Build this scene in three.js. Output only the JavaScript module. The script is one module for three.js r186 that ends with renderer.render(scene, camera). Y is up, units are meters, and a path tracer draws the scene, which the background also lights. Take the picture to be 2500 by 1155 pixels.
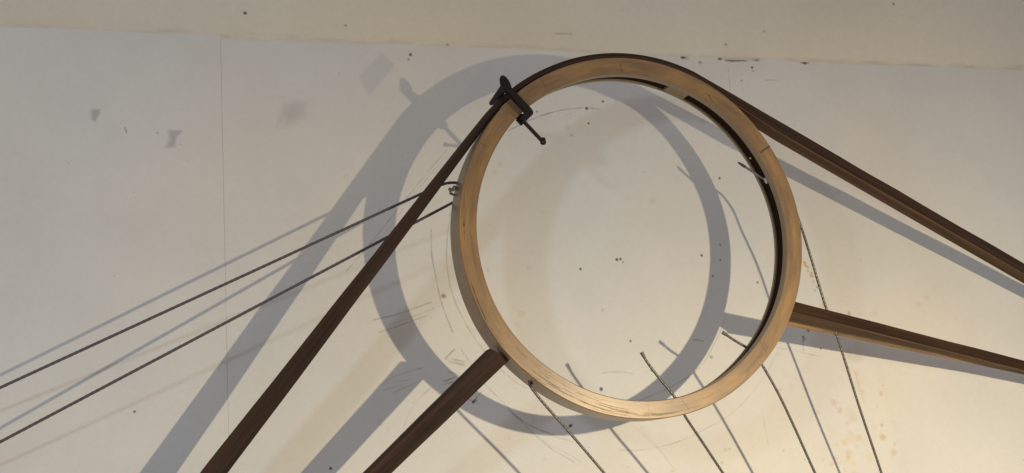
import * as THREE from 'three';
import { mergeGeometries, mergeVertices, toCreasedNormals } from 'three/addons/utils/BufferGeometryUtils.js';

// ---------------------------------------------------------------- camera, light, exposure
// Metres; the painted wall is the plane z = 0, the axis of the hoop is x = y = 0, z points into the room.
const scene = new THREE.Scene();
const renderer = new THREE.WebGLRenderer({ antialias: true });
renderer.setSize(1024, 473);
renderer.toneMapping = THREE.LinearToneMapping;
renderer.toneMappingExposure = 1.17;
renderer.shadowMap.enabled = true;

const camera = new THREE.PerspectiveCamera(20, 2500 / 1155, 0.05, 60);
camera.position.set(-0.5748, -0.2686, 1.4575);
camera.up.set(0.0034, 0.9799, 0.1995);
camera.lookAt(-0.5748 + 0.3068, -0.2686 + 0.1889, 1.4575 - 0.9328);

scene.background = new THREE.Color().setRGB(0.25, 0.235, 0.23);   // the even glow of the room

const LAMP = new THREE.Vector3(0.3725, -0.151, 1.2664);            // warm lamp, right of the camera
const LAMP_AIM = new THREE.Vector3(0.2736, -1.1136, 0.5568);
const key = new THREE.SpotLight(new THREE.Color().setRGB(1, 0.839, 0.555), 5.1, 0, 1.426, 0.97, 2);
key.position.copy(LAMP); key.target.position.copy(LAMP_AIM);
key.castShadow = true; key.shadow.radius = 0.5; key.shadow.mapSize.set(2048, 2048);
scene.add(key, key.target);

const COOL = new THREE.Vector3(-1.377, 0.239, 1.5);                // weaker bluish lamp, far left
const fill = new THREE.SpotLight(new THREE.Color().setRGB(0.694, 0.855, 1), 0.9, 0, 0.95, 0.4, 2);
fill.position.copy(COOL); fill.target.position.set(-0.05, 0, 0);
fill.castShadow = true; fill.shadow.radius = 2.8; fill.shadow.mapSize.set(2048, 2048);
scene.add(fill, fill.target);

// ---------------------------------------------------------------- helpers
let seed = 20240611;
const rnd = () => { seed = (seed * 1664525 + 1013904223) >>> 0; return seed / 4294967296; };
const rr = (a, b) => a + (b - a) * rnd();
const V = (a) => new THREE.Vector3(a[0], a[1], a[2]);
const used = {};
function numbered(name) { const n = used[name] = (used[name] ?? -1) + 1; return n ? `${name}_${String(n).padStart(3, '0')}` : name; }
function thing(name, label, category, at = [0, 0, 0], group) {
  const o = new THREE.Group(); o.name = numbered(name); o.position.set(...at); scene.add(o);
  o.userData = { label, category }; if (group) o.userData.group = group;
  return o;
}
function part(name, geometry, material, parent, label) {
  const m = new THREE.Mesh(geometry, material); m.name = name; m.castShadow = m.receiveShadow = true; parent.add(m);
  if (label) m.userData.label = label;
  return m;
}
function canvas(w, h) { const c = document.createElement('canvas'); c.width = w; c.height = h; return [c, c.getContext('2d')]; }
function texture(c, srgb = true) {
  const t = new THREE.CanvasTexture(c); t.wrapS = t.wrapT = THREE.RepeatWrapping; t.anisotropy = 8;
  if (srgb) t.colorSpace = THREE.SRGBColorSpace;
  return t;
}
// smooth value noise on a lattice
const lattice = new Float32Array(65536).map(() => rnd());
function noise(x, y) {
  const xi = Math.floor(x), yi = Math.floor(y), fx = x - xi, fy = y - yi, s = (t) => t * t * (3 - 2 * t);
  const g = (i, j) => lattice[((i & 255) + (j & 255) * 256)];
  const u = s(fx), v = s(fy);
  return (g(xi, yi) * (1 - u) + g(xi + 1, yi) * u) * (1 - v) + (g(xi, yi + 1) * (1 - u) + g(xi + 1, yi + 1) * u) * v;
}
const fbm = (x, y, n = 4) => { let a = 0, k = 0.5; for (let i = 0; i < n; i++) { a += k * noise(x + i * 17.3, y + i * 9.1); x *= 2; y *= 2; k /= 2; } return a; };
function tint(ctx, w, h, f) {     // per-pixel colour of a canvas
  const im = ctx.getImageData(0, 0, w, h), d = im.data;
  for (let y = 0; y < h; y++) for (let x = 0; x < w; x++) { const i = (x + y * w) * 4; f(x, y, d, i); }
  ctx.putImageData(im, 0, 0);
}

// loft: sections = arrays of Vector3 of the same corner count (closed outlines), flat shaded across corners, uv in metres
function loft(sections, closedPath = false) {
  const pos = [], uv = [], idx = [], n = sections[0].length;
  let u = 0;
  const us = sections.map((s, i) => { if (i) u += s[0].distanceTo(sections[i - 1][0]); return u; });
  const last = closedPath ? sections.length : sections.length - 1;
  for (let k = 0; k < n; k++) {
    let v = 0; for (let j = 0; j < k; j++) v += sections[0][j].distanceTo(sections[0][(j + 1) % n]);
    const v1 = v + sections[0][k].distanceTo(sections[0][(k + 1) % n]), base = pos.length / 3;
    sections.forEach((s, i) => { const a = s[k], b = s[(k + 1) % n]; pos.push(a.x, a.y, a.z, b.x, b.y, b.z); uv.push(us[i], v, us[i], v1); });
    for (let i = 0; i < last; i++) {
      const a = base + 2 * i, b = base + 2 * ((i + 1) % sections.length);
      idx.push(a, b, a + 1, a + 1, b, b + 1);
    }
  }
  if (!closedPath) for (const [s, flip] of [[sections[0], 0], [sections[sections.length - 1], 1]]) {
    const base = pos.length / 3;
    s.forEach((p, j) => { pos.push(p.x, p.y, p.z); uv.push(p.x, p.y); });
    for (let j = 1; j < n - 1; j++) flip ? idx.push(base, base + j + 1, base + j) : idx.push(base, base + j, base + j + 1);
  }
  const g = new THREE.BufferGeometry();
  g.setAttribute('position', new THREE.Float32BufferAttribute(pos, 3)); g.setAttribute('uv', new THREE.Float32BufferAttribute(uv, 2)); g.setIndex(idx);
  g.computeVertexNormals();
  return g;
}
// round off the corners of a closed outline a little
function chamfer(pts, c) {
  const out = [], n = pts.length;
  pts.forEach((p, i) => {
    const a = pts[(i + n - 1) % n], b = pts[(i + 1) % n];
    out.push(p.clone().lerp(a, Math.min(0.4, c / p.distanceTo(a))), p.clone().lerp(b, Math.min(0.4, c / p.distanceTo(b))));
  });
  return out;
}
function straight(A, B, c, n = 24, wob = 0.00025) {      // bar between two matching outlines of corner points
  const sec = [], ph = rr(0, 9);
  for (let i = 0; i <= n; i++) {
    const t = i / n;
    sec.push(chamfer(A.map((p, k) => p.clone().lerp(B[k], t).add(new THREE.Vector3((noise(t * 9 + ph, k * 3.1) - 0.5) * wob * 2, (noise(t * 9 + ph + 40, k * 3.1) - 0.5) * wob * 2, 0))), c));
  }
  return loft(sec);
}
const smoothPath = (pts) => new THREE.CatmullRomCurve3(pts.map(V), false, 'centripetal');
// rope of twisted strands along a curve
function rope(curve, radius, strands, lay, depth, seg = 0.0012) {
  const L = curve.getLength(), n = Math.max(8, Math.round(L / seg)), m = strands * 4, fr = curve.computeFrenetFrames(n, false);
  const pos = [], uv = [], idx = [], p = new THREE.Vector3();
  for (let i = 0; i <= n; i++) {
    curve.getPointAt(i / n, p); const N = fr.normals[i], B = fr.binormals[i], tw = (i / n) * L / lay * Math.PI * 2;
    for (let j = 0; j <= m; j++) {
      const a = j / m * Math.PI * 2, r = radius * (1 - depth + depth * Math.abs(Math.cos((a - tw) * strands / 2)));
      const c = Math.cos(a) * r, s = Math.sin(a) * r;
      pos.push(p.x + N.x * c + B.x * s, p.y + N.y * c + B.y * s, p.z + N.z * c + B.z * s); uv.push(i / n * L, j / m * 0.01);
    }
  }
  for (let i = 0; i < n; i++) for (let j = 0; j < m; j++) { const a = i * (m + 1) + j, b = a + m + 1; idx.push(a, a + 1, b, b, a + 1, b + 1); }
  for (const e of [0, n]) {
    const c = pos.length / 3; curve.getPointAt(e / n, p); pos.push(p.x, p.y, p.z); uv.push(0, 0);
    for (let j = 0; j < m; j++) e ? idx.push(c, e * (m + 1) + j, e * (m + 1) + j + 1) : idx.push(c, j + 1, j);
  }
  const g = new THREE.BufferGeometry();
  g.setAttribute('position', new THREE.Float32BufferAttribute(pos, 3)); g.setAttribute('uv', new THREE.Float32BufferAttribute(uv, 2)); g.setIndex(idx);
  g.computeVertexNormals(); return g;
}
function rod(a, b, r0, r1 = r0, n = 14) {
  const d = b.clone().sub(a), g = new THREE.CylinderGeometry(r1, r0, d.length(), n, 1);
  g.applyQuaternion(new THREE.Quaternion().setFromUnitVectors(new THREE.Vector3(0, 1, 0), d.clone().normalize()));
  const c = a.clone().add(b).multiplyScalar(0.5); return g.translate(c.x, c.y, c.z);
}
const ball = (p, r, s = [1, 1, 1]) => new THREE.SphereGeometry(r, 14, 10).scale(...s).translate(p.x, p.y, p.z);

// ---------------------------------------------------------------- wall surfaces
const WX = 1.6, WY = 0.8, X0 = -0.8, Y0 = -0.48;                   // the piece of wall the paint texture covers, metres
function wallTexture() {
  const W = 2048, H = 1024, [c, g] = canvas(W, H), k = W / WX;
  const X = (x) => (x - X0) * k, Y = (y) => H - (y - Y0) * k;
  g.fillStyle = 'rgb(227,225,221)'; g.fillRect(0, 0, W, H);
  tint(g, W, H, (x, y, d, i) => {
    const a = fbm(x / 190, y / 190, 4) - 0.47, b = fbm(x / 60 + 31, y / 60, 3) - 0.43, f = fbm(x / 7 + 7, y / 7, 2) - 0.37, w = fbm(x / 260 + 90, y / 260 + 40, 3) - 0.43;
    const m = 1 + a * 0.055 + b * 0.03 + f * 0.022 + (rnd() - 0.5) * 0.02;
    d[i] *= m * (1 + w * 0.05); d[i + 1] *= m; d[i + 2] *= m * (1 - w * 0.07);
  });
  const line = (pts, width, alpha0, col = '70,66,62') => { const alpha = alpha0 * 0.55;
    // pencil: short broken strokes of uneven pressure
    const P = pts.map(([x, y]) => new THREE.Vector3(X(x), Y(y), 0)), cv = P.length > 2 ? new THREE.CatmullRomCurve3(P) : new THREE.LineCurve3(P[0], P[1]);
    const L = cv.getLength(), n = Math.max(2, Math.ceil(L / 4)); let q = cv.getPointAt(0);
    for (let i = 1; i <= n; i++) {
      const s = cv.getPointAt(i / n), pr = 0.35 + 0.9 * noise(i * 0.35 + pts[0][0] * 900, pts[0][1] * 700);
      g.strokeStyle = `rgba(${col},${alpha * pr})`; g.lineWidth = width * (0.7 + 0.5 * rnd()); g.lineCap = 'round';
      g.beginPath(); g.moveTo(q.x, q.y); g.lineTo(s.x + rr(-0.3, 0.3), s.y + rr(-0.3, 0.3)); g.stroke(); q = s;
    }
  };
  const patch = (pts, col, alpha, soft = 5) => {                    // a patch of differing paint or residue, ragged edge
    for (let q = 0; q < 7; q++) {
      g.fillStyle = `rgba(${col},${alpha / 8})`; g.beginPath();
      pts.forEach(([x, y], i) => { const px = X(x) + rr(-soft, soft), py = Y(y) + rr(-soft, soft); i ? g.lineTo(px, py) : g.moveTo(px, py); });
      g.closePath(); g.fill();
    }
  };
  const spot = ([x, y], r, col, alpha) => {                         // uneven little stain or speck
    for (let q = 0; q < 6; q++) {
      g.fillStyle = `rgba(${col},${alpha / 3.2})`; g.beginPath();
      g.ellipse(X(x) + rr(-r, r) * 0.35, Y(y) + rr(-r, r) * 0.35, r * rr(0.55, 1), r * rr(0.5, 0.95), rr(0, 3), 0, 7); g.fill();
    }
  };
  // grey-blue touch-up patches and adhesive left on the paint
  patch([[-.268, .2161], [-.2407, .2439], [-.2258, .23], [-.2561, .1923]], '168,172,178', 0.34, 3);
  patch([[-.3566, .1759], [-.3342, .1832], [-.3313, .1621], [-.3518, .155], [-.3599, .1595]], '165,168,174', 0.3, 10);
  patch([[-.3518, .1818], [-.3356, .1842], [-.3314, .1727], [-.3365, .1582], [-.3572, .1577]], '165,168,174', 0.2, 16);
  patch([[-.4824, .1469], [-.4663, .1449], [-.4734, .1382], [-.4753, .128], [-.4853, .1269], [-.4813, .1353]], '128,128,130', 0.45, 3);
  patch([[-.5618, .1685], [-.5525, .1669], [-.5559, .1604], [-.5581, .1534], [-.5618, .1566]], '112,112,116', 0.5, 3);
  // pencilled circle and construction lines
  line([[-.0919, .1538], [-.0771, .1612], [-.0601, .1692], [-.0334, .1785], [-.0148, .1826], [.0049, .1847]], 1.3, 0.55, '60,52,60');
  line([[.0134, .1849], [.0208, .1846], [.0282, .1832]], 1.2, 0.6, '60,52,60');
  line([[.0169, .1891], [.0179, .1819]], 1, 0.4);
  line([[-.0197, .1738], [-.0099, .1776]], 1.2, 0.3);
  line([[-.1923, .0352], [-.1933, .0066], [-.191, -.0124], [-.1868, -.0408], [-.1821, -.0596], [-.1735, -.0841]], 1.5, 0.5);
  line([[-.1688, .0544], [-.1742, .0208], [-.176, -.0031], [-.1733, -.0316], [-.1661, -.0562], [-.1553, -.079], [-.143, -.099], [-.1296, -.1171], [-.115, -.1325]], 1.4, 0.36);
  line([[-.1131, -.134], [-.102, -.1437], [-.0902, -.1502]], 1.2, 0.3);
  line([[-.1654, -.103], [-.1442, -.1343]], 1.3, 0.4);
  line([[-.1427, -.1408], [-.1182, -.1663], [-.091, -.1966], [-.0679, -.218], [-.0395, -.2362]], 1.3, 0.36);
  line([[-.1254, -.166], [-.1037, -.1831], [-.0724, -.2123], [-.0439, -.2276], [-.0297, -.2376]], 1.1, 0.2);
  line([[-.1138, -.1734], [-.099, -.1861], [-.0821, -.1961], [-.061, -.2045]], 1.6, 0.55);
  line([[-.0611, -.2064], [-.0378, -.214], [-.0184, -.2215]], 1.3, 0.26);
  line([[.0168, -.2257], [.0423, -.227], [.0631, -.2252], [.0951, -.2192], [.1281, -.207], [.1562, -.1947], [.1806, -.1792]], 1.3, 0.3);
  line([[.1806, -.1792], [.2039, -.1575], [.2191, -.1407], [.2332, -.1197]], 1.2, 0.22);
  line([[.0394, -.1724], [.0689, -.163], [.0935, -.1534], [.1187, -.1407], [.1374, -.1256]], 1.3, 0.4);
  line([[.1374, -.1256], [.1539, -.1014], [.1631, -.0868], [.1705, -.0679]], 1.4, 0.36);
  line([[.1227, -.1001], [.1365, -.1024]], 1.4, 0.55);
  line([[.0039, -.1362], [.0219, -.1354], [.044, -.1381]], 1.4, 0.28);
  line([[-.2646, -.068], [-.2411, -.063], [-.222, -.0574], [-.1969, -.049]], 1.5, 0.5);
  line([[-.2587, -.082], [-.2417, -.0769], [-.2179, -.0691], [-.2005, -.0639]], 1.4, 0.38);
  line([[-.251, -.0748], [-.2224, -.0662], [-.1934, -.0557]], 1.2, 0.2);
  line([[-.1731, -.1032], [-.1792, -.1091], [-.1842, -.1135], [-.1814, -.1145]], 1.7, 0.55);
  for (let i = 0; i < 4; i++) line([[-.1814, -.1136], [-.1729, -.1148], [-.163, -.1179]].map(([x, y]) => [x + rr(0, 0.006), y - i * 0.0016 - rr(0, 0.001)]), 1.6, 0.34);
  for (let i = 0; i < 5; i++) line([[-.1884, -.1373], [-.1749, -.1341]].map(([x, y]) => [x + rr(-0.004, 0.008), y - i * 0.0014]), 1.5, 0.3);
  line([[-.1813, -.1284], [-.1738, -.1305], [-.1683, -.1353]], 1.7, 0.5);
  line([[-.2634, -.1423], [-.2516, -.136], [-.2421, -.1309], [-.2303, -.1276], [-.2113, -.1228]], 1.3, 0.34);
  for (let i = 0; i < 6; i++) line([[-.2494, -.1388], [-.2231, -.1333]].map(([x, y]) => [x + rr(-0.01, 0.012), y - rr(0, 0.012)]), 1.4, 0.16);
  line([[-.2169, -.1581], [-.21, -.1511], [-.2021, -.1451]], 1.7, 0.4, '120,96,84');
  line([[-.2382, -.1933], [-.2299, -.1757], [-.2197, -.1589]], 1.2, 0.2, '120,96,84');
  line([[-.2932, -.0131], [-.2654, .0165], [-.2354, .0524], [-.21, .0822], [-.18, .1166], [-.1685, .1295]], 1.3, 0.34);
  line([[-.2756, -.0021], [-.246, .0306], [-.2206, .0639], [-.1949, .094], [-.1663, .1246]], 1.1, 0.22);
  line([[-.1537, -.163], [-.149, -.1572], [-.1434, -.1515]], 2, 0.5, '84,84,88');
  line([[-.1612, -.1595], [-.1551, -.162]], 1.5, 0.5, '84,84,88');
  line([[.2053, .2417], [.2057, .2245], [.2051, .2126]], 1.3, 0.34);
  line([[.2559, .2283], [.2758, .229]], 1.4, 0.45);
  line([[.223, .2251], [.2227, .211]], 1.3, 0.2);
  line([[.2256, -.1124], [.2477, -.1156], [.2697, -.1208], [.2975, -.1267]], 1.3, 0.3);
  line([[.2715, -.1006], [.2699, -.1188]], 1.5, 0.6, '54,48,46');
  line([[.2715, -.1057], [.2753, -.1027]], 1.6, 0.5, '54,48,46');
  line([[.2056, -.192], [.2078, -.2117], [.2092, -.2288]], 1.3, 0.2);
  line([[.037, -.1989], [.0633, -.2238], [.0818, -.2484]], 1.1, 0.16);
  line([[.0448, -.1992], [.0727, -.2338], [.0855, -.2533]], 1.1, 0.16);
  line([[.2149, .0138], [.2183, -.017], [.2247, -.0508]], 1.2, 0.22, '120,106,80');
  line([[.3389, -.1463], [.3431, -.1678], [.3477, -.1861]], 1.7, 0.3, '170,120,80');
  line([[-.398, .1615], [-.3927, .1427]], 1.2, 0.0);
  line([[-.5276, .1477], [-.5259, .1418]], 1.8, 0.45);
  line([[-.4166, .2277], [-.4218, .1421]], 1, 0.0);
  line([[-.3578, -.0014], [-.3304, .0076], [-.2885, .0213]], 1.1, 0.1);
  for (const p of [[-.1159, -.2055], [-.0738, -.2306], [-.1632, -.0317], [-.1278, -.0131]]) spot(p, 3, '190,182,170', 0.2);
  // pin holes, fly specks
  for (const [p, r] of [[[-.5211, -.1581], 2.4], [[-.2061, .2438], 3.2], [[.0317, .1937], 2.6], [[.0096, .1843], 3.4], [[.0107, .1653], 2.3], [[-.0542, .1785], 1.7], [[.179, .0987], 2.8], [[.0333, -.0021], 3.2], [[.0381, -.0016], 2.8],
    [[-.0134, -.013], 2.9], [[.1448, .002], 2.9], [[.0426, -.0999], 2.5], [[.2172, -.0324], 2.4], [[.2798, -.0932], 3.2], [[.272, -.1011], 2.6], [[.2948, -.116], 2],
    [[-.1542, -.1634], 3.2], [[-.0409, -.1957], 3.4], [[.2396, .2441], 2.8], [[.2408, .2398], 1.4], [[-.3181, -.2276], 3], [[.2232, .2267], 1.6], [[.075, .2322], 1.6], [[.1976, -.1141], 2.4], [[.0661, -.1355], 2]]) spot(p, r * 0.75, '56,42,36', 0.75);
  for (const p of [[.1709, .0151], [.1689, -.0038], [.1576, -.0234]]) spot(p, 2, '70,54,46', 0.4);
  spot([.0008, -.1547], 3, '70,70,104', 0.8); spot([-.0398, -.1948], 2.4, '60,60,96', 0.5); spot([-.1817, -.0427], 4, '120,100,84', 0.4); spot([-.1517, -.1613], 3, '90,90,94', 0.3);
  spot([-.2083, .2377], 2.4, '140,142,138', 0.5); spot([-.2176, .1214], 3, '240,240,238', 0.8); spot([.1448, -.1219], 3, '120,110,100', 0.35); spot([.0409, -.0051], 1.5, '80,60,50', 0.4);
  spot([-.4937, .1429], 1.4, '80,70,66', 0.5); spot([.1672, .2484], 3.4, '120,112,104', 0.4); spot([.01, -.0622], 2, '150,140,126', 0.4); spot([-.012, .1505], 3, '160,156,146', 0.35);
  for (let i = 0; i < 30; i++) spot([rr(-0.62, 0.62), rr(-0.27, 0.24)], rr(0.5, 1.3), '90,80,72', rr(0.1, 0.35));
  for (let i = 0; i < 40; i++) spot([rr(-0.3, 0.6), rr(-0.3, 0.2)], rr(2, 7), '200,188,166', rr(0.08, 0.2));
  // brown and yellow splashes, lower right
  for (const [p, r, a] of [[[.372, -.1745], 6, 0.3], [[.368, -.2132], 5, 0.55], [[.3673, -.2273], 9, 0.42], [[.3804, -.247], 9, 0.3], [[.3834, -.2376], 4, 0.28], [[.3205, -.209], 6, 0.2], [[.3053, -.1839], 10, 0.24], [[.3122, -.1927], 8, 0.24],
    [[.3285, -.2004], 16, 0.12], [[.2292, -.2371], 3, 0.4], [[.2331, -.1645], 5, 0.26], [[.2345, -.1809], 4, 0.2], [[.2507, -.1617], 8, 0.14], [[.2928, -.2567], 5, 0.26], [[.2812, -.2506], 4, 0.18], [[.2929, -.2108], 4, 0.16], [[.1523, -.2322], 4, 0.36], [[.1577, -.2315], 3, 0.5],
    [[.1464, -.2472], 4, 0.3], [[.0813, -.2531], 3, 0.4], [[.3648, -.1889], 5, 0.14], [[.3295, -.2374], 6, 0.12]]) spot(p, r * 0.8, '186,138,76', a * 0.45);
  for (let i = 0; i < 26; i++) { const b = [.3309, -.2484]; spot([b[0] + rr(-0.035, 0.03), b[1] + rr(-0.03, 0.035)], rr(3, 9), '206,172,104', rr(0.04, 0.12)); }
  for (let i = 0; i < 12; i++) { const t = rnd(), a = [.2843, -.0074], b = [.2962, -.0335]; spot([a[0] + (b[0] - a[0]) * t + rr(-0.002, 0.002), a[1] + (b[1] - a[1]) * t], rr(1.5, 4), '186,140,66', rr(0.15, 0.32)); }
  spot([.2989, -.0397], 3, '160,120,70', 0.3); spot([.3055, -.062], 5, '190,150,90', 0.22); spot([.3401, -.0736], 4, '150,130,110', 0.3); spot([.295, -.0433], 2, '140,130,120', 0.4);
  for (let i = 0; i < 14; i++) { const b = [.3389, -.1422]; spot([b[0] + rr(-0.01, 0.01), b[1] + rr(-0.03, 0.03)], rr(4, 12), '206,168,130', rr(0.05, 0.12)); }
  // chipped dark paint along the top edge
  for (const [p, w] of [[[.2176, .2547], 0.012], [[.2456, .2563], 0.005], [[.1959, .256], 0.003], [[.1464, .2546], 0.005], [[.3156, .2552], 0.005]])
    for (let q = 0; q < 9; q++) { g.fillStyle = `rgba(72,62,56,${rr(0.12, 0.4)})`; g.beginPath(); g.ellipse(X(p[0] + rr(-w, w) * 0.8), Y(p[1] - 0.001) + rr(-1.6, 2.2), w * k * rr(0.3, 0.8), rr(0.8, 2), 0.08, 0, 7); g.fill(); }
  return texture(c);
}
const wallMap = wallTexture();
function bumpTexture() {
  const N = 512, [c, g] = canvas(N, N); g.fillStyle = '#888'; g.fillRect(0, 0, N, N);
  tint(g, N, N, (x, y, d, i) => { const t = (fx, fy) => fbm(fx, fy, 3); const v = 70 + 130 * (0.6 * t(x / 32, y / 32) + 0.5 * t(x / 8 + 5, y / 8)); d[i] = d[i + 1] = d[i + 2] = v; });
  const t = texture(c, false); t.repeat.set(6, 3); return t;
}
const wallMat = new THREE.MeshStandardMaterial({ map: wallMap, roughness: 0.72, bumpMap: bumpTexture(), bumpScale: 0.0003 });

function panelGeometry(outline, depth, zFront) {                    // outline in wall metres, slightly eased edge
  const s = new THREE.Shape(outline.map(([x, y]) => new THREE.Vector2(x, y)));
  const g = new THREE.ExtrudeGeometry(s, { depth: depth - 0.0005, bevelEnabled: true, bevelThickness: 0.0005, bevelSize: 0.0004, bevelOffset: -0.0004, bevelSegments: 3, curveSegments: 4 });
  g.translate(0, 0, zFront - depth + 0.0000);
  const p = g.attributes.position, uv = g.attributes.uv;
  for (let i = 0; i < p.count; i++) uv.setXY(i, (p.getX(i) - X0) / WX, (p.getY(i) - Y0) / WY);
  return g;
}
const wall = thing('wall', 'white painted wall of two board panels marked with pencil lines and pin holes', 'wall'); wall.userData.kind = 'structure';
const edge = [[-.4228, .2529], [-.3495, .2537], [-.2547, .2553], [-.1562, .2564], [-.0382, .2557], [.0852, .2543], [.1634, .2558], [.1959, .256], [.2059, .2537], [.2495, .2548], [.2568, .2579], [.279, .2565], [.2995, .2546], [.3993, .255], [.5104, .2558], [.6566, .2559]];
const fine = []; for (let i = 0; i < edge.length - 1; i++) { const n = Math.ceil((edge[i + 1][0] - edge[i][0]) / 0.008); for (let q = 0; q < n; q++) { const t = q / n; fine.push([edge[i][0] + (edge[i + 1][0] - edge[i][0]) * t, edge[i][1] + (edge[i + 1][1] - edge[i][1]) * t + (fbm(i * 5 + q * 0.6, 3) - 0.47) * 0.0012]); } }
const seamTop = [-.4237, .2529], seamLow = [-.4255, -.1946], sd = [(seamLow[0] - seamTop[0]) / (seamLow[1] - seamTop[1])];
const seamX = (y) => seamTop[0] + sd[0] * (y - seamTop[1]);
part('panel', panelGeometry([[seamX(-0.8) + 0.00005, -0.8], [1.4, -0.8], [1.4, edge[edge.length - 1][1]], ...fine.slice(1).reverse(), [seamX(edge[0][1]) + 0.00005, edge[0][1]], [seamX(0.2) + 0.00005, 0.2]], 0.03, 0.0012), wallMat, wall);
const ltop = [[-.5617, .2581], [-.4851, .2573], [-.4317, .2583], [-.4263, .2576]];
const lfine = []; for (let i = 0; i < ltop.length - 1; i++) for (let q = 0; q < 12; q++) { const t = q / 12; lfine.push([ltop[i][0] + (ltop[i + 1][0] - ltop[i][0]) * t, ltop[i][1] + (ltop[i + 1][1] - ltop[i][1]) * t + (fbm(i * 12 + q * 0.7, 9) - 0.47) * 0.0008]); }
part('panel_001', panelGeometry([[-1.4, -0.8], [seamX(-0.8) - 0.00005, -0.8], [seamX(0.2) - 0.00005, 0.2], [seamX(ltop[3][1] - 0.0012) - 0.00005, ltop[3][1] - 0.0012], [seamX(ltop[3][1]) - 0.001, ltop[3][1]], ...lfine.slice(0, -4).reverse(), [-1.4, ltop[0][1] - 0.012]], 0.033, 0.0015), wallMat, wall);

function upperTexture() {
  const W = 1024, H = 256, [c, g] = canvas(W, H), kx = W / WX;
  g.fillStyle = 'rgb(238,229,211)'; g.fillRect(0, 0, W, H);
  tint(g, W, H, (x, y, d, i) => { const a = fbm(x / 120 + 60, y / 90 + 8, 4) - 0.47, f = fbm(x / 5, y / 5, 2) - 0.37, w = fbm(x / 200, y / 160 + 70, 2) - 0.37; const m = 1 + a * 0.07 + f * 0.025 + (rnd() - 0.5) * 0.02; d[i] *= m * (1 + w * 0.03); d[i + 1] *= m; d[i + 2] *= m * (1 - w * 0.06); });
  const X = (x) => (x - X0) * kx, Y = (y) => H - (y - 0.15) * kx;
  const dot = (p, r, col) => { g.fillStyle = col; g.beginPath(); g.ellipse(X(p[0]), Y(p[1]), r, r * 0.85, 0.4, 0, 7); g.fill(); };
  dot([-.3926, .2952], 1.15, 'rgba(40,30,28,.9)'); dot([-.2765, .2852], 0.8, 'rgba(70,60,54,.7)'); dot([.4718, .3479], 1.2, 'rgba(90,80,70,.6)'); dot([.2722, .3004], 1, 'rgba(100,90,80,.5)'); dot([.2151, .2802], 1.2, 'rgba(110,100,90,.5)');
  g.strokeStyle = 'rgba(130,118,102,.5)'; g.lineWidth = 2.2; g.beginPath(); let a = [-.1546, .2672], b = [-.1512, .2561]; g.moveTo(X(a[0]), Y(a[1])); g.lineTo(X(b[0]), Y(b[1])); g.stroke();
  g.strokeStyle = 'rgba(130,118,102,.4)'; g.lineWidth = 1; g.beginPath(); a = [-.0175, .2858]; b = [.0065, .2859]; g.moveTo(X(a[0]), Y(a[1])); g.lineTo(X(b[0]), Y(b[1])); g.stroke();
  // ragged line of faint brown strokes just above the boards
  for (let i = 0; i < 900; i++) {
    const x = rr(-0.75, 0.75), y0 = 0.2585 + (fbm(x * 30, 4) - 0.45) * 0.012 + rr(-0.004, 0.011) * (x < 0 ? 1 : 0.5);
    g.fillStyle = `rgba(${rnd() < 0.5 ? '150,132,108' : '166,148,122'},${rr(0.01, 0.045)})`; g.beginPath(); g.ellipse(X(x), Y(y0), rr(3, 14), rr(0.5, 1.6), rr(-0.05, 0.05), 0, 7); g.fill();
  }
  return texture(c);
}
{
  // upper stretch of wall, set back behind the boards, a little deeper to the left
  const g = new THREE.BoxGeometry(2.8, 1.0, 0.03); g.translate(0, 0.62, -0.015); g.rotateX(-0.02);
  g.rotateY(-0.0135); g.translate(0, 0, -0.0135);
  const p = g.attributes.position, uv = g.attributes.uv;
  for (let i = 0; i < p.count; i++) uv.setXY(i, (p.getX(i) - X0) / WX, (p.getY(i) - 0.15) / (WX / 4));
  const up = new THREE.Mesh(g, new THREE.MeshStandardMaterial({ map: upperTexture(), roughness: 0.8, bumpMap: wallMat.bumpMap, bumpScale: 0.0004 }));
  up.name = 'upper_wall'; up.receiveShadow = up.castShadow = true; up.userData = { kind: 'structure', label: 'plain cream upper wall set back above the white boards', category: 'wall' };
  scene.add(up);
}

// ---------------------------------------------------------------- wood
function darkWood(base, light, w = 1024, h = 256) {                  // uv metres: 0.6 m along the grain, 0.15 m across
  const [c, g] = canvas(w, h), [rc, r] = canvas(w, h);
  g.fillStyle = `rgb(${base})`; g.fillRect(0, 0, w, h); r.fillStyle = '#777'; r.fillRect(0, 0, w, h);
  tint(g, w, h, (x, y, d, i) => { const a = fbm(x / 140, y / 9, 4) - 0.47, b = fbm(x / 300 + 9, y / 50, 2) - 0.37; const m = 1 + a * 0.75 + b * 0.4; d[i] *= m; d[i + 1] *= m * (1 - a * 0.08); d[i + 2] *= m * (1 - a * 0.1); });
  for (let i = 0; i < 700; i++) {
    const y = rr(0, h), x = rr(-100, w), L = rr(20, 260), li = rnd() < 0.5;
    g.strokeStyle = li ? `rgba(${light},${rr(0.04, 0.24)})` : `rgba(10,6,4,${rr(0.05, 0.3)})`; g.lineWidth = rr(0.4, 1.6);
    g.beginPath(); g.moveTo(x, y); g.quadraticCurveTo(x + L / 2, y + rr(-2, 2), x + L, y + rr(-1.5, 1.5)); g.stroke();
  }
  for (let i = 0; i < 60; i++) { g.fillStyle = `rgba(${light},${rr(0.02, 0.08)})`; g.beginPath(); g.ellipse(rr(0, w), rr(0, h), rr(10, 60), rr(2, 8), 0, 0, 7); g.fill(); }
  const t = texture(c); t.repeat.set(1 / 0.6, 1 / 0.15); return t;
}
const strapMap = darkWood('58,43,34', '98,76,60', 2048, 256), beamMap = darkWood('57,42,33', '98,76,60');
strapMap.repeat.set(1 / 2, 1 / 0.15);
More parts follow.
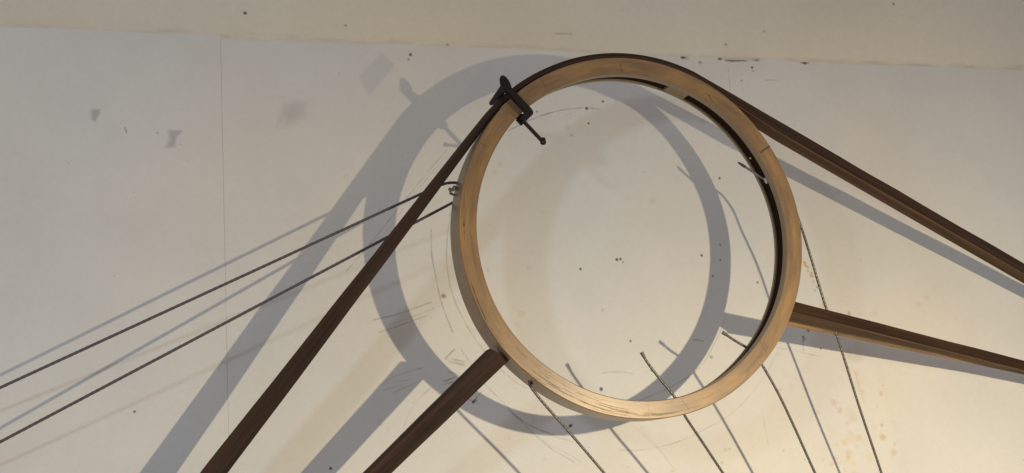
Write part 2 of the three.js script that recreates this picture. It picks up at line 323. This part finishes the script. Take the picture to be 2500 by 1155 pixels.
const strapMat = new THREE.MeshPhysicalMaterial({ map: strapMap, bumpMap: strapMap, bumpScale: 0.0003, roughness: 0.75, specularIntensity: 0.4 });
const beamMat = new THREE.MeshPhysicalMaterial({ map: beamMap, bumpMap: beamMap, bumpScale: 0.0003, roughness: 0.75, specularIntensity: 0.4 });
const brownMap = darkWood('58,40,27', '100,75,54');
const brownMat = new THREE.MeshPhysicalMaterial({ map: brownMap, bumpMap: brownMap, bumpScale: 0.0003, roughness: 0.75, specularIntensity: 0.4 });
const paleMap = darkWood('94,71,51', '124,100,76');  // paler brown, for the undersides of the strip and right strut
paleMap.repeat.set(1 / 1.2, 1 / 0.15);
const paleMat = new THREE.MeshPhysicalMaterial({ map: paleMap, bumpMap: paleMap, bumpScale: 0.0003, roughness: 0.8, specularIntensity: 0.4 });
const lathMap = darkWood('158,128,92', '190,160,120');
const lathMat = new THREE.MeshStandardMaterial({ map: lathMap, roughness: 0.7 });

// ---------------------------------------------------------------- hoop
const RO = 0.2, RI = 0.1806, ZF = 0.144, ZB = 0.1084;
const wob = (a) => 0.00045 * Math.sin(2 * a + 0.7) + 0.0003 * Math.sin(5 * a + 2.1) + 0.0002 * Math.sin(9 * a);
function ringGeometry(profile, n = 360, a0 = 0, a1 = Math.PI * 2) {  // profile: closed outline [r, z]; uv.x = angle/2pi, uv.y = place round the outline
  const cum = [0]; for (let i = 0; i < profile.length; i++) { const p = profile[i], q = profile[(i + 1) % profile.length]; cum.push(cum[i] + Math.hypot(q[0] - p[0], q[1] - p[1])); }
  const pos = [], uv = [], idx = [], full = Math.abs(a1 - a0 - Math.PI * 2) < 1e-6;
  for (let k = 0; k < profile.length; k++) {
    const p = profile[k], q = profile[(k + 1) % profile.length], base = pos.length / 3;
    for (let i = 0; i <= n; i++) {
      const a = a0 + (a1 - a0) * i / n, w = wob(a), zz = 0.0004 * Math.sin(3 * a + 1);
      for (const [e, c] of [[p, cum[k]], [q, cum[k + 1]]]) { pos.push((e[0] + w) * Math.cos(a), (e[0] + w) * Math.sin(a), e[1] + zz); uv.push(a / Math.PI / 2 + 0.5, c / cum[profile.length]); }
    }
    for (let i = 0; i < n; i++) { const a = base + 2 * i, b = a + 2; idx.push(a, a + 1, b, b, a + 1, b + 1); }
  }
  if (!full) for (const i of [0, n]) {
    const a = a0 + (a1 - a0) * i / n, base = pos.length / 3, w = wob(a), zz = 0.0004 * Math.sin(3 * a + 1);
    profile.forEach((e) => { pos.push((e[0] + w) * Math.cos(a), (e[0] + w) * Math.sin(a), e[1] + zz); uv.push(a / Math.PI / 2 + 0.5, 0.5); });
    for (let j = 1; j < profile.length - 1; j++) i ? idx.push(base, base + j, base + j + 1) : idx.push(base, base + j + 1, base + j);
  }
  const g = new THREE.BufferGeometry();
  g.setAttribute('position', new THREE.Float32BufferAttribute(pos, 3)); g.setAttribute('uv', new THREE.Float32BufferAttribute(uv, 2)); g.setIndex(idx);
  g.computeVertexNormals(); return g;
}
const B = 0.0009;
const hoopProfile = [[RO, ZB + B], [RO, ZF - B], [RO - B, ZF], [RI + B, ZF], [RI, ZF - B], [RI, ZF - 0.0095], [0.1868, ZF - 0.0100], [0.1868, ZF - 0.0305], [0.1836, ZF - 0.031], [0.1836, ZB + B], [0.1836 + B, ZB], [RO - B, ZB]];
const per = (() => { let s = 0; const c = [0]; hoopProfile.forEach((p, i) => { const q = hoopProfile[(i + 1) % hoopProfile.length]; s += Math.hypot(q[0] - p[0], q[1] - p[1]); c.push(s); }); return c; })();
const faceV0 = per[2] / per[12], faceV1 = per[3] / per[12];          // the front face in texture height
function hoopTextures() {
  const W = 2048, H = 512, [c, g] = canvas(W, H), [bc, b] = canvas(W, H);
  const U = (a) => (a / Math.PI / 2 + 0.5) * W, Vv = (r) => H - (faceV0 + (faceV1 - faceV0) * (RO - B - r) / (RO - RI - 2 * B)) * H;
  g.fillStyle = 'rgb(153,120,82)'; g.fillRect(0, 0, W, H); b.fillStyle = 'rgb(150,150,150)'; b.fillRect(0, 0, W, H);
  tint(g, W, H, (x, y, d, i) => {
    const xs = x / W * 150, a = fbm(Math.abs(xs - 75) + 3, y / 5 + 6 * noise(xs * 0.06, y / 60), 4) - 0.47, q = fbm(Math.abs(xs - 75) * 0.2 + 50, y / 40 + 4, 3) - 0.43, f = noise(x / 5, y / 1.5) - 0.5;
    const m = 1 + a * 0.14 + q * 0.5 + f * 0.05 + (rnd() - 0.5) * 0.04; d[i] *= m; d[i + 1] *= m * (1 - q * 0.06); d[i + 2] *= m * (1 - q * 0.35);
  });
  // outer side and back: grey of shade and cool light painted over the wood
  const oV = H - per[1] / per[12] * H; g.fillStyle = 'rgba(138,120,98,.6)'; g.fillRect(0, oV, W, H - oV);
  const iV = H - per[3] / per[12] * H; g.fillRect(0, 0, W, iV);     // inner side and back: the same painted-in shade
  const streak = (n, y0, y1, cols, al, wid) => { for (let i = 0; i < n; i++) { const y = rr(y0, y1), x = rr(-300, W), L = rr(60, 700); g.strokeStyle = `rgba(${cols[Math.floor(rnd() * cols.length)]},${rr(...al)})`; g.lineWidth = rr(...wid); g.beginPath(); g.moveTo(x, y); g.bezierCurveTo(x + L / 3, y + rr(-2, 2), x + 2 * L / 3, y + rr(-2, 2), x + L, y + rr(-2, 2)); g.stroke(); } };
  streak(900, 0, H, ['120,84,44', '96,64,32', '212,184,140', '196,160,110'], [0.03, 0.1], [0.4, 1.4]);
  for (let i = 0; i < 420; i++) { const a = rr(2.55, 4.3) + rr(-0.2, 0.2), x = ((U(a) % W) + W) % W, y = Vv(rr(RI, RO)), L = rr(30, 260); g.strokeStyle = `rgba(${rnd() < 0.6 ? '128,82,30' : '104,64,26'},${rr(0.04, 0.16)})`; g.lineWidth = rr(0.8, 3); g.beginPath(); g.moveTo(x - L / 2, y); g.quadraticCurveTo(x, y + rr(-1.5, 1.5), x + L / 2, y + rr(-1, 1)); g.stroke(); }
  const fy0 = Vv(RI), fy1 = Vv(RO), lo = Math.min(fy0, fy1), hi = Math.max(fy0, fy1);
  streak(260, lo, hi, ['104,70,34', '84,54,26', '218,190,146'], [0.03, 0.12], [0.4, 1]);
  const arc = (a0, a1, r0, r1, width, col, bump = 0) => {             // an open glue line or crack that follows the grain
    const n = 40; let px, py; if (a1 - a0 > Math.PI) a1 -= 2 * Math.PI; if (a0 - a1 > Math.PI) a1 += 2 * Math.PI;
    for (let i = 0; i <= n; i++) {
      const t = i / n, x = ((U(a0 + (a1 - a0) * t) % W) + W) % W, y = Vv(r0 + (r1 - r0) * t + (fbm(t * 5 + a0 * 9, 2) - 0.45) * 0.0007);
      if (i && Math.abs(x - px) < W / 2) { const w = width * (0.4 + 0.9 * noise(t * 12 + a0 * 31, 5)) * Math.min(1, 5 * t, 5 * (1 - t)) + 0.2; g.strokeStyle = `rgba(${col})`; g.lineWidth = w; g.beginPath(); g.moveTo(px, py); g.lineTo(x, y); g.stroke(); if (bump) { b.strokeStyle = `rgba(40,40,40,${bump})`; b.lineWidth = w; b.beginPath(); b.moveTo(px, py); b.lineTo(x, y); b.stroke(); } }
      px = x; py = y;
    }
  };
  const tick = (p, q, width, col) => { g.strokeStyle = `rgba(${col})`; g.lineWidth = width; g.beginPath(); g.moveTo(U(p[0]), Vv(p[1])); g.lineTo(U(q[0]), Vv(q[1])); g.stroke(); };
  const [k1, k2, k3, k4, k5] = [[-2.8785, .1963], [-2.7544, .1977], [-2.6444, .1972], [-2.5672, .1969], [-2.4752, .1975]];
  arc(k1[0], k3[0], k1[1], k3[1], 3, '64,36,12,.85', 0.9); arc(k3[0], k5[0], k3[1] , k5[1], 2, '80,46,18,.7', 0.6);
  const [l1, l2, l3] = [[3.0479, .1942], [3.0885, .1945], [-3.0965, .1947]];
  arc(l1[0], l3[0], l1[1], l3[1], 2.6, '84,48,12,.85', 0.6); g.fillStyle = 'rgba(92,50,10,.85)'; g.beginPath(); g.ellipse(U(l2[0]), Vv(l2[1]), 3, 4, 0, 0, 7); g.fill();
  const [m1, m2] = [[3.1143, .1862], [-2.9811, .1853]]; arc(m1[0], m2[0], m1[1] + 0.001, m2[1] + 0.001, 2, '92,58,22,.6', 0.4);
  const [e1, e2] = [[2.8483, .1995], [3.0265, .1961]]; arc(e1[0], e2[0], e1[1] - 0.0016, e2[1] - 0.0016, 2, '100,66,24,.6', 0.4);
  const [n1, n2, n3] = [[1.0306, .1897], [.9429, .1835], [.8476, .1845]]; arc(n1[0], n2[0], n1[1], n2[1], 2.4, '96,52,14,.85', 0.5); arc(n2[0], n3[0], n2[1], n3[1], 3, '112,60,16,.9', 0.6);
  const [o1] = [[.9957, .1889]]; g.fillStyle = 'rgba(96,60,30,.7)'; g.beginPath(); g.ellipse(U(o1[0]), Vv(o1[1]), 3, 3, 0, 0, 7); g.fill();
  for (const [p, q, al] of [[[-2.3722, .1992], [-2.2131, .1964], 0.6], [[-2.2131, .1964], [-1.9853, .1952], 0.5], [[-2.3052, .1941], [-2.1265, .1932], 0.6], [[-1.9853, .1952], [-1.7919, .196], 0.55], [[-1.9437, .1904], [-1.7222, .1923], 0.7], [[-1.8655, .1939], [-1.6855, .196], 0.6], [[-1.7943, .1926], [-1.6258, .1938], 0.6], [[-1.6853, .1977], [-1.4079, .1962], 0.45], [[-1.6498, .1922], [-1.4565, .1954], 0.4]])
    for (let z = 0; z < 2; z++) { const dr = rr(-0.0025, 0.0025); arc(p[0] + rr(-0.03, 0.03), q[0] + rr(-0.03, 0.03), p[1] + dr, q[1] + dr, rr(0.7, 1.5), `84,52,22,${al * 0.75}`, 0.5); }
  for (let i = 0; i < 16; i++) { const a = rr(-2.5, -1.1), r = rr(RI + 0.002, RO - 0.002); arc(a, a + rr(0.06, 0.3), r, r + rr(-0.001, 0.001), rr(0.6, 1.2), '88,56,24,.35', 0.4); }
  // pencil ticks across the face
  tick(...[[1.5884, .1941], [1.5814, .1828]], 1.8, '78,60,34,.5'); tick(...[[2.0917, .1992], [2.0917, .1866]], 1.7, '84,64,36,.5'); tick(...[[2.6184, .1978], [2.622, .1894]], 1.8, '70,56,40,.5'); tick(...[[2.3667, .1889], [2.3642, .1803]], 2, '84,64,36,.5');
  for (let i = 0; i < 6; i++) tick(...[[.5316, .1845], [.5312, .2012]].map(([a, r]) => [a + rr(-0.006, 0.006), r + rr(-0.001, 0.001)]), 2.4, '70,60,48,.28');
  tick(...[[-.7289, .1813], [-.7539, .1959]], 1.6, '84,62,40,.55'); tick(...[[-.7175, .1859], [-.7318, .194]], 1.8, '84,62,40,.55'); tick(...[[-1.3833, .183], [-1.3498, .1963]], 1.7, '84,58,34,.55'); tick(...[[-1.5928, .1822], [-1.5933, .1973]], 3, '110,78,40,.35');
  for (let i = 0; i < 14; i++) tick(...[[-.9371, .1947], [-.9055, .194]].map(([a, r]) => [a + rr(-0.02, 0.02), r + rr(-0.003, 0.003)]), 1.4, '80,56,36,.25');
  tick(...[[-.9064, .1956], [-.9428, .1967]], 2.4, '70,50,34,.6');
  for (let i = 0; i < 500; i++) { b.strokeStyle = `rgba(${rnd() < 0.5 ? 110 : 190},${140},${140},${rr(0.1, 0.4)})`; const y = rr(0, H), x = rr(-200, W); b.strokeStyle = `rgba(${rnd() < 0.5 ? '90,90,90' : '200,200,200'},${rr(0.08, 0.35)})`; b.lineWidth = rr(0.6, 2); b.beginPath(); b.moveTo(x, y); b.lineTo(x + rr(60, 500), y + rr(-2, 2)); b.stroke(); }
  return [texture(c), texture(bc, false)];
}
const [hoopMap, hoopBump] = hoopTextures();
const hoopMat = new THREE.MeshStandardMaterial({ map: hoopMap, bumpMap: hoopBump, bumpScale: 0.0004, roughness: 0.34 });
const hoop = thing('wooden_hoop', 'pale wooden hoop with a dark grooved inner side hanging before the white wall', 'hoop');
part('hoop_body', ringGeometry(hoopProfile), hoopMat, hoop);
const liningMap = darkWood('34,18,8', '66,38,18', 2048, 128); liningMap.repeat.set(1, 1);
const liningMat = new THREE.MeshPhysicalMaterial({ map: liningMap, bumpMap: liningMap, bumpScale: 0.0004, roughness: 0.8, specularIntensity: 0.2 });
part('dark_lining', ringGeometry([[0.1867, ZF - 0.0302], [0.1867, ZF - 0.0103], [0.1842, ZF - 0.0103], [0.1844, ZF - 0.018], [0.1852, ZF - 0.0185], [0.1852, ZF - 0.0302]]), liningMat, hoop, 'dark brown strip let into the inner side');
{
  const tabMat = new THREE.MeshStandardMaterial({ map: hoopMap, roughness: 0.6 });
  part('splice', ringGeometry([[0.1866, ZF - 0.026], [0.1866, ZF - 0.0105], [0.1866, ZF - 0.0097], [0.1808, ZF - 0.0094], [0.1812, ZF - 0.0265]], 30, 1.105, 1.243), tabMat, hoop, 'pale wooden block bridging the dark groove');
  part('white_speck', ball(V([.1585, .0928, .121]), 0.0012), new THREE.MeshStandardMaterial({ color: 0xe8e2d2, roughness: 0.4 }), hoop);  // tiny white ball, a speck on the dark lining
}
const steel = new THREE.MeshStandardMaterial({ color: new THREE.Color().setRGB(0.3, 0.28, 0.26), metalness: 0.75, roughness: 0.42 });
{
  const a = V([-.192, .0555, .118]), b = V([-.1975, .0537, .118]), c2 = V([-.2002, .0541, .118]), d = V([-.1979, .0511, .112]), e = V([-.1938, .0498, .11]);
  part('screw_hook', mergeGeometries([rod(a, b, 0.0017), ball(b, 0.002), rod(b, c2, 0.0012), ball(c2, 0.0018), rod(c2, d, 0.0013), ball(d, 0.0016), rod(d, e, 0.0012), ball(V([-.1953, .055, .12]), 0.0028, [1, 1, 0.8])]), steel, hoop);
  const holeMat = new THREE.MeshStandardMaterial({ color: 0x17120e, roughness: 0.9 });
  const h = V([-.1281, -.1559, .126]); const hr = Math.hypot(h.x, h.y), n = new THREE.Vector3(h.x / hr, h.y / hr, 0);
  part('wire_hole', rod(n.clone().multiplyScalar(0.197).setZ(0.126), n.clone().multiplyScalar(0.2006).setZ(0.126), 0.003, 0.003, 16).scale(1, 1, 1), holeMat, hoop);
}

// ---------------------------------------------------------------- dark strap bent over the hoop
{
  const t = thing('wooden_strap', 'dark wooden strip bent over the top of the pale hoop', 'strip');
  const aL = 2.4455, aR = 1.1365, sec = [];
  const add = (po, pi, zf, zb) => sec.push(chamfer([new THREE.Vector3(po.x, po.y, zb), new THREE.Vector3(po.x, po.y, zf), new THREE.Vector3(pi.x, pi.y, zf), new THREE.Vector3(pi.x, pi.y, zb)], 0.0009));
  const pol = (a, r) => new THREE.Vector2(Math.cos(a) * r, Math.sin(a) * r);
  const nL = pol(aL, 1), dL = new THREE.Vector2(-nL.y, nL.x), nR = pol(aR, 1), dR = new THREE.Vector2(nR.y, -nR.x);
  for (let i = 44; i >= 0; i--) {
    const s = i * 0.02, th = Math.min(0.024, 0.008 + 0.034 * s - 0.012 * s * s), w = (noise(s * 20, 3) - 0.5) * 0.0008;
    const po = nL.clone().multiplyScalar(0.2087 + w).addScaledVector(dL, s), pi = nL.clone().multiplyScalar(0.2087 + w - th).addScaledVector(dL, s), zf = 0.1365 - 0.096 * s;
    add(po, pi, zf, zf - 0.018);
  }
  for (let i = 1; i < 40; i++) {
    const q = i / 40, a = aL + (aR - aL) * q, ro = 0.2087 + (0.2065 - 0.2087) * Math.min(1, q * 3), zf = 0.1365 + 0.006 * q;
    add(pol(a, ro), pol(a, 0.2003 + wob(a)), zf, zf - 0.018 - 0.005 * q);
  }
  for (let i = 0; i <= 36; i++) {
    const s = i * 0.02, th = Math.min(0.0122, 0.0063 + 0.045 * s), w = (noise(s * 20, 33) - 0.5) * 0.0008;
    const po = nR.clone().multiplyScalar(0.2065 + w).addScaledVector(dR, s), pi = nR.clone().multiplyScalar(0.2065 + w - th).addScaledVector(dR, s), zf = 0.1425 - 0.122 * s;
    add(po, pi, zf, zf - 0.023);
  }
  part('strip', loft(sec), strapMat, t);
  const under = [];
  for (let i = 0; i <= 35; i++) {
    const s = 0.012 + i * 0.02, th = Math.min(0.0122, 0.0063 + 0.045 * s) - 0.0001, zf = 0.1425 - 0.122 * s, c = nR.clone().multiplyScalar(0.2065 - th).addScaledVector(dR, s), e = nR.clone().multiplyScalar(0.2065 - th - 0.0009).addScaledVector(dR, s);
    under.push([new THREE.Vector3(c.x, c.y, zf - 0.0225), new THREE.Vector3(c.x, c.y, zf - 0.0006), new THREE.Vector3(e.x, e.y, zf - 0.0009), new THREE.Vector3(e.x, e.y, zf - 0.0222)]);
  }
  part('pale_underside', loft(under), paleMat, t, 'paler underside of the right arm');  // thin paler strip laid along the underside
}

// ---------------------------------------------------------------- struts
{
  const t = thing('wooden_strut', 'dark wooden strut butting the lower left of the hoop', 'strut', [0, 0, 0], undefined);
  const q = [[-.1716, -.1185, .136], [-.15, -.1304, .134], [-.3028, -.2374, .109], [-.2751, -.239, .109]].map(V);
  const ext = (a, b, f) => a.clone().lerp(b, f), dz = new THREE.Vector3(0, 0, -0.017);
  // the upper end runs on to the hoop's outer side
  const A = [ext(q[2], q[0], 1.0), ext(q[3], q[1], 1.0)], E = [ext(q[0], q[2], 2.6), ext(q[1], q[3], 2.6)];
  part('bar', straight([A[0].clone().add(dz), A[0], A[1], A[1].clone().add(dz)], [E[0].clone().add(dz), E[0], E[1], E[1].clone().add(dz)], 0.0012, 40, 0.0004), beamMat, t);
}
{
  const t = thing('wooden_strut', 'brown wooden strut with a pale lower edge running right from the hoop', 'strut');
  const ends = (x) => x;
  const A = [[.1884, -.0768, .138], [.1834, -.0882, .138], [.1912, -.0957, .115], [.1931, -.1, .105]].map(V), E0 = [[.3838, -.1173, .105], [.382, -.1294, .105], [.3989, -.1327, .08], [.4031, -.137, .073]].map(V);
  const far = A.map((p, i) => p.clone().lerp(E0[i], 2.3)), near = A.map((p, i) => p.clone().lerp(E0[i], -0.03));
  const back = (s, z) => new THREE.Vector3(s.x, s.y, z);
  // main bar: front face and sloping underside
  part('bar', straight([back(near[0], near[2].z - 0.0005), near[0], near[1], near[2]], [back(far[0], far[2].z - 0.0005), far[0], far[1], far[2]], 0.0012, 40, 0.0004), brownMat, t);
  const lift = new THREE.Vector3(0, -0.00078, 0.00019), inn = new THREE.Vector3(0, 0.0004, -0.0001), up = (p, q, f) => p.clone().lerp(q, f);
  const plate = (e) => [up(e[1], e[2], 0.03).add(inn), up(e[1], e[2], 0.03).add(lift), up(e[1], e[2], 0.97).add(lift), up(e[1], e[2], 0.97).add(inn)];
  part('under_board', straight(plate(near), plate(far), 0.0002, 40, 0.0001), paleMat, t, 'paler brown board along the underside');
  const m0 = near[2].clone().add(new THREE.Vector3(0, 0.0005, -0.0012)), m1 = far[2].clone().add(new THREE.Vector3(0, 0.0005, -0.0012));
  part('edge_lath', straight([back(near[0], near[3].z), back(near[0], m0.z), m0, near[3]], [back(far[0], far[3].z), back(far[0], m1.z), m1, far[3]], 0.0008, 40, 0.0003), lathMat, t, 'pale lath along the lower edge');
}

// ---------------------------------------------------------------- cords on the left
{
  const cordMat = new THREE.MeshStandardMaterial({ color: new THREE.Color().setRGB(0.115, 0.098, 0.1), roughness: 0.8 });
  const grp = 'dark cords on the left';
  const a = thing('cord', 'upper dark braided cord curling behind the strap to the hoop', 'cord', [0, 0, 0], grp);
  const p1 = V([-.5631, -.0942, .054]), p2 = V([-.2228, .0557, .0956]), w1 = p2.clone().lerp(p1, 2.3);
  part('cord_line', rope(new THREE.CatmullRomCurve3([w1, p1.clone().lerp(w1, 0.5), p1, p1.clone().lerp(p2, 0.5), p2, V([-.2111, .0605, .0985]), V([-.205, .0629, .1]), V([-.1996, .064, .104]), V([-.1939, .0633, .11]), V([-.1878, .0619, .114])], false, 'centripetal'), 0.0016, 4, 0.012, 0.2, 0.002), cordMat, a);
  const b = thing('cord', 'lower dark braided cord running straight behind the strap into the hoop', 'cord', [0, 0, 0], grp);
  const s1 = V([-.5633, -.1421, .0526]), s2 = V([-.1902, .0448, .1024]), w2 = s2.clone().lerp(s1, 2.0);
  part('cord_line', rope(new THREE.CatmullRomCurve3([w2, s1.clone().lerp(w2, 0.5), s1, s1.clone().lerp(s2, 0.5), s2], false, 'centripetal'), 0.0016, 4, 0.012, 0.2, 0.002), cordMat, b);
}

// ---------------------------------------------------------------- wire ropes through the hoop
function wireTexture() { const [c, g] = canvas(256, 64); g.fillStyle = 'rgb(138,132,124)'; g.fillRect(0, 0, 256, 64); tint(g, 256, 64, (x, y, d, i) => { const m = 0.6 + 0.8 * rnd() * rnd() + (noise(x / 3, y / 3) - 0.5) * 0.7; d[i] *= m; d[i + 1] *= m; d[i + 2] *= m; }); const t = texture(c); t.repeat.set(40, 100); return t; }
const wireMat = new THREE.MeshStandardMaterial({ map: wireTexture(), metalness: 0.5, roughness: 0.4 });
const capMat = new THREE.MeshStandardMaterial({ color: new THREE.Color().setRGB(0.16, 0.15, 0.14), metalness: 0.4, roughness: 0.5 });
function wire(label, pts, cap) {
  const t = thing('wire_rope', label, 'wire', [0, 0, 0], 'wire ropes threaded through the hoop'), cv = smoothPath(pts);
  part('strand', rope(cv, 0.00152, 6, 0.03, 0.26, 0.0009), wireMat, t);
  if (cap) { const a = V(pts[0]), d = cv.getPointAt(0.02).sub(a).normalize(); part('frayed_end', rod(a.clone().addScaledVector(d, -0.001), a.clone().addScaledVector(d, 0.0048), 0.0021, 0.0018, 9), capMat, t); }
  return t;
}
const beyond = (p, q, f = 1.8) => p.map((v, i) => v + (q[i] - v) * f);
{
  const o1 = [-.1285, -.156, .127], e1 = [-.0485, -.2521, .1157];
  wire('wire rope leaving the outside of the hoop nearest the left strut', [[o1[0] * 0.98, o1[1] * 0.96, o1[2]], o1, [-.1203, -.1686, .1255], [-.0816, -.213, .12], e1, beyond(o1, e1, 2)], false);
  const o2 = [.0455, -.1968, .126], e2 = [.0906, -.2599, .1134];
  wire('wire rope crossing the bottom of the hoop with its long free end inside', [[.0015, -.1276, .1259], [.0067, -.1376, .1262], [.0191, -.1558, .127], [.0347, -.1768, .1285], [.0398, -.1866, .128], o2, [.0664, -.2259, .12], e2, beyond(o2, e2, 2.4)], true);
  const o3 = [.1471, -.1457, .122], e3 = [.2076, -.2663, .1063];
  wire('wire rope with a short free end inside the lower right of the hoop', [[.1063, -.1065, .1141], [.118, -.1159, .117], [.1316, -.1254, .12], [.1403, -.1341, .122], o3, [.1646, -.1766, .119], [.1837, -.2152, .1135], e3, beyond(o3, e3, 2)], true);
  const o4 = [.2169, .0175, .1155], e4 = [.3099, -.2712, .0793];
  wire('wire rope leaving the right of the hoop and passing through the right strut', [[.1807, .0682, .1137], [.1967, .0574, .117], [.2095, .039, .117], o4, [.2315, -.0219, .107], [.2472, -.0799, .102], [.2593, -.1122, .0985], [.2837, -.1918, .089], e4, beyond(o4, e4, 1.7)], false);
}
{
  // clear line with a crimped tip, held by a clear bead in the groove
  const clear = new THREE.MeshPhysicalMaterial({ color: new THREE.Color().setRGB(0.8, 0.82, 0.84), roughness: 0.22, transmission: 0.45, thickness: 0.002, ior: 1.5 });
  const t = thing('nylon_line', 'short grey plastic line with a flattened dark tip poking out of the groove', 'line');
  const a = V([.1458, .0888, .1154]), b = V([.1707, .0656, .128]);
  part('line', rod(b, a.clone().lerp(b, 0.25), 0.0013, 0.0014), new THREE.MeshPhysicalMaterial({ color: new THREE.Color().setRGB(0.24, 0.225, 0.215), roughness: 0.3, transmission: 0.2, thickness: 0.002 }), t);
  const d = b.clone().sub(a), m = a.clone().addScaledVector(d, 0.17);
  const tip = new THREE.SphereGeometry(1, 16, 12).scale(0.0017, 0.0075, 0.0014); tip.applyQuaternion(new THREE.Quaternion().setFromUnitVectors(new THREE.Vector3(0, 1, 0), d.clone().normalize())); tip.translate(m.x, m.y, m.z);
  part('flat_tip', tip, new THREE.MeshStandardMaterial({ color: new THREE.Color().setRGB(0.06, 0.05, 0.045), roughness: 0.35 }), t);
  const bead = thing('bead', 'small clear glass bead sitting in the dark groove of the hoop', 'bead');
  const bp = V([.1699, .0639, .131]); const tg = new THREE.TorusGeometry(0.0026, 0.0013, 12, 24); tg.rotateY(1.2); tg.rotateZ(0.3); tg.translate(bp.x, bp.y, bp.z);
  part('glass_ring', tg, clear, bead); part('glass_core', ball(bp, 0.0021, [1, 1.25, 1]), clear, bead);
}

// ---------------------------------------------------------------- iron screw clamp
{
  const ang = 2.3108;
  const t = thing('screw_clamp', 'small black iron screw clamp pinching the strap onto the hoop', 'clamp');
  t.rotation.z = ang;                                             // x outward from the hoop's centre, z towards the room
  const iron = new THREE.MeshPhysicalMaterial({ color: new THREE.Color().setRGB(0.016, 0.013, 0.011), metalness: 0.15, roughness: 0.6, specularIntensity: 0.45 });
  const s = new THREE.Shape();                                    // C frame, drawn in (radius, z)
  s.moveTo(0.1718, 0.1235); s.lineTo(0.1718, 0.154); s.quadraticCurveTo(0.1722, 0.1605, 0.179, 0.1607); s.lineTo(0.2115, 0.1607); s.quadraticCurveTo(0.217, 0.1602, 0.2168, 0.153); s.lineTo(0.2136, 0.109);
  s.lineTo(0.2088, 0.109); s.lineTo(0.2098, 0.148); s.quadraticCurveTo(0.2096, 0.1522, 0.206, 0.1522); s.lineTo(0.182, 0.1522); s.quadraticCurveTo(0.1785, 0.152, 0.1785, 0.148); s.lineTo(0.1785, 0.1235); s.closePath();
  const g = new THREE.ExtrudeGeometry(s, { depth: 0.0036, bevelEnabled: true, bevelThickness: 0.0016, bevelSize: 0.0013, bevelOffset: -0.0008, bevelSegments: 4, curveSegments: 10 });
  g.translate(0, 0, -0.0018); g.rotateX(Math.PI / 2);
  part('frame', g, iron, t);
  part('corner_lug', new THREE.SphereGeometry(1, 20, 16).scale(0.0118, 0.0054, 0.0058).rotateZ(-0.4).translate(0.2135, -0.0025, 0.1545), iron, t);
  part('jaw_pad', mergeGeometries([new THREE.CylinderGeometry(0.0052, 0.0052, 0.003, 16).rotateZ(Math.PI / 2).translate(0.2088, 0, 0.131), new THREE.CylinderGeometry(0.0031, 0.0027, 0.010, 12).rotateX(Math.PI / 2).translate(0.2112, 0, 0.106)]), iron, t);
  part('boss', new THREE.CylinderGeometry(0.0056, 0.0056, 0.0085, 6).rotateZ(Math.PI / 2).translate(0.1752, 0, 0.13), iron, t);
  const prof = []; for (let x = 0; x <= 0.034; x += 0.0007) prof.push(new THREE.Vector2(Math.round(x / 0.0007) % 2 ? 0.0025 : 0.0019, x));
  const sc = new THREE.LatheGeometry(prof, 14); sc.rotateZ(Math.PI / 2); sc.translate(0.1735, 0, 0.13);
  const rust = new THREE.MeshStandardMaterial({ color: new THREE.Color().setRGB(0.035, 0.022, 0.015), metalness: 0.4, roughness: 0.65 });
  part('screw', sc, rust, t);
  part('screw_foot', new THREE.CylinderGeometry(0.004, 0.0046, 0.004, 14).rotateZ(Math.PI / 2).translate(0.1795, 0, 0.13), iron, t);
  const head = new THREE.Vector3(0.1418, 0, 0.13), h = part('screw_head', ball(head, 0.0034), iron, t);
  const u = new THREE.Vector3(-0.34, -0.16, 1).normalize().applyAxisAngle(new THREE.Vector3(0, 0, 1), -ang);
  part('cross_bar', mergeGeometries([rod(head.clone().addScaledVector(u, -0.006), head.clone().addScaledVector(u, 0.026), 0.0017), ball(head.clone().addScaledVector(u, -0.006), 0.0024), ball(head.clone().addScaledVector(u, 0.026), 0.0024)]), iron, h);
}

// ---------------------------------------------------------------- the two lamps that light the wall, outside the frame
function spotLamp(label, at, aim, rgb, r) {
  const t = thing('spot_lamp', label, 'lamp', at.toArray());
  t.lookAt(aim.x, aim.y, aim.z); t.rotateX(Math.PI / 2);
  const dark = new THREE.MeshStandardMaterial({ color: 0x2a2a2a, roughness: 0.5, side: THREE.DoubleSide });
  part('bulb', new THREE.SphereGeometry(r, 20, 14), new THREE.MeshStandardMaterial({ color: 0xffffff, emissive: new THREE.Color().setRGB(...rgb), emissiveIntensity: 4 }), t).castShadow = false;
  part('shade', new THREE.LatheGeometry([[0.012, -0.075], [0.036, -0.07], [0.05, -0.035], [0.056, -0.004]].map(([x, y]) => new THREE.Vector2(x, y)), 32), dark, t);
}
spotLamp('warm spot lamp standing right of the camera', LAMP, LAMP_AIM, [1, 0.839, 0.555], 0.012);
spotLamp('cool white spot lamp far to the left', COOL, fill.target.position, [0.694, 0.855, 1], 0.032);

renderer.render(scene, camera);
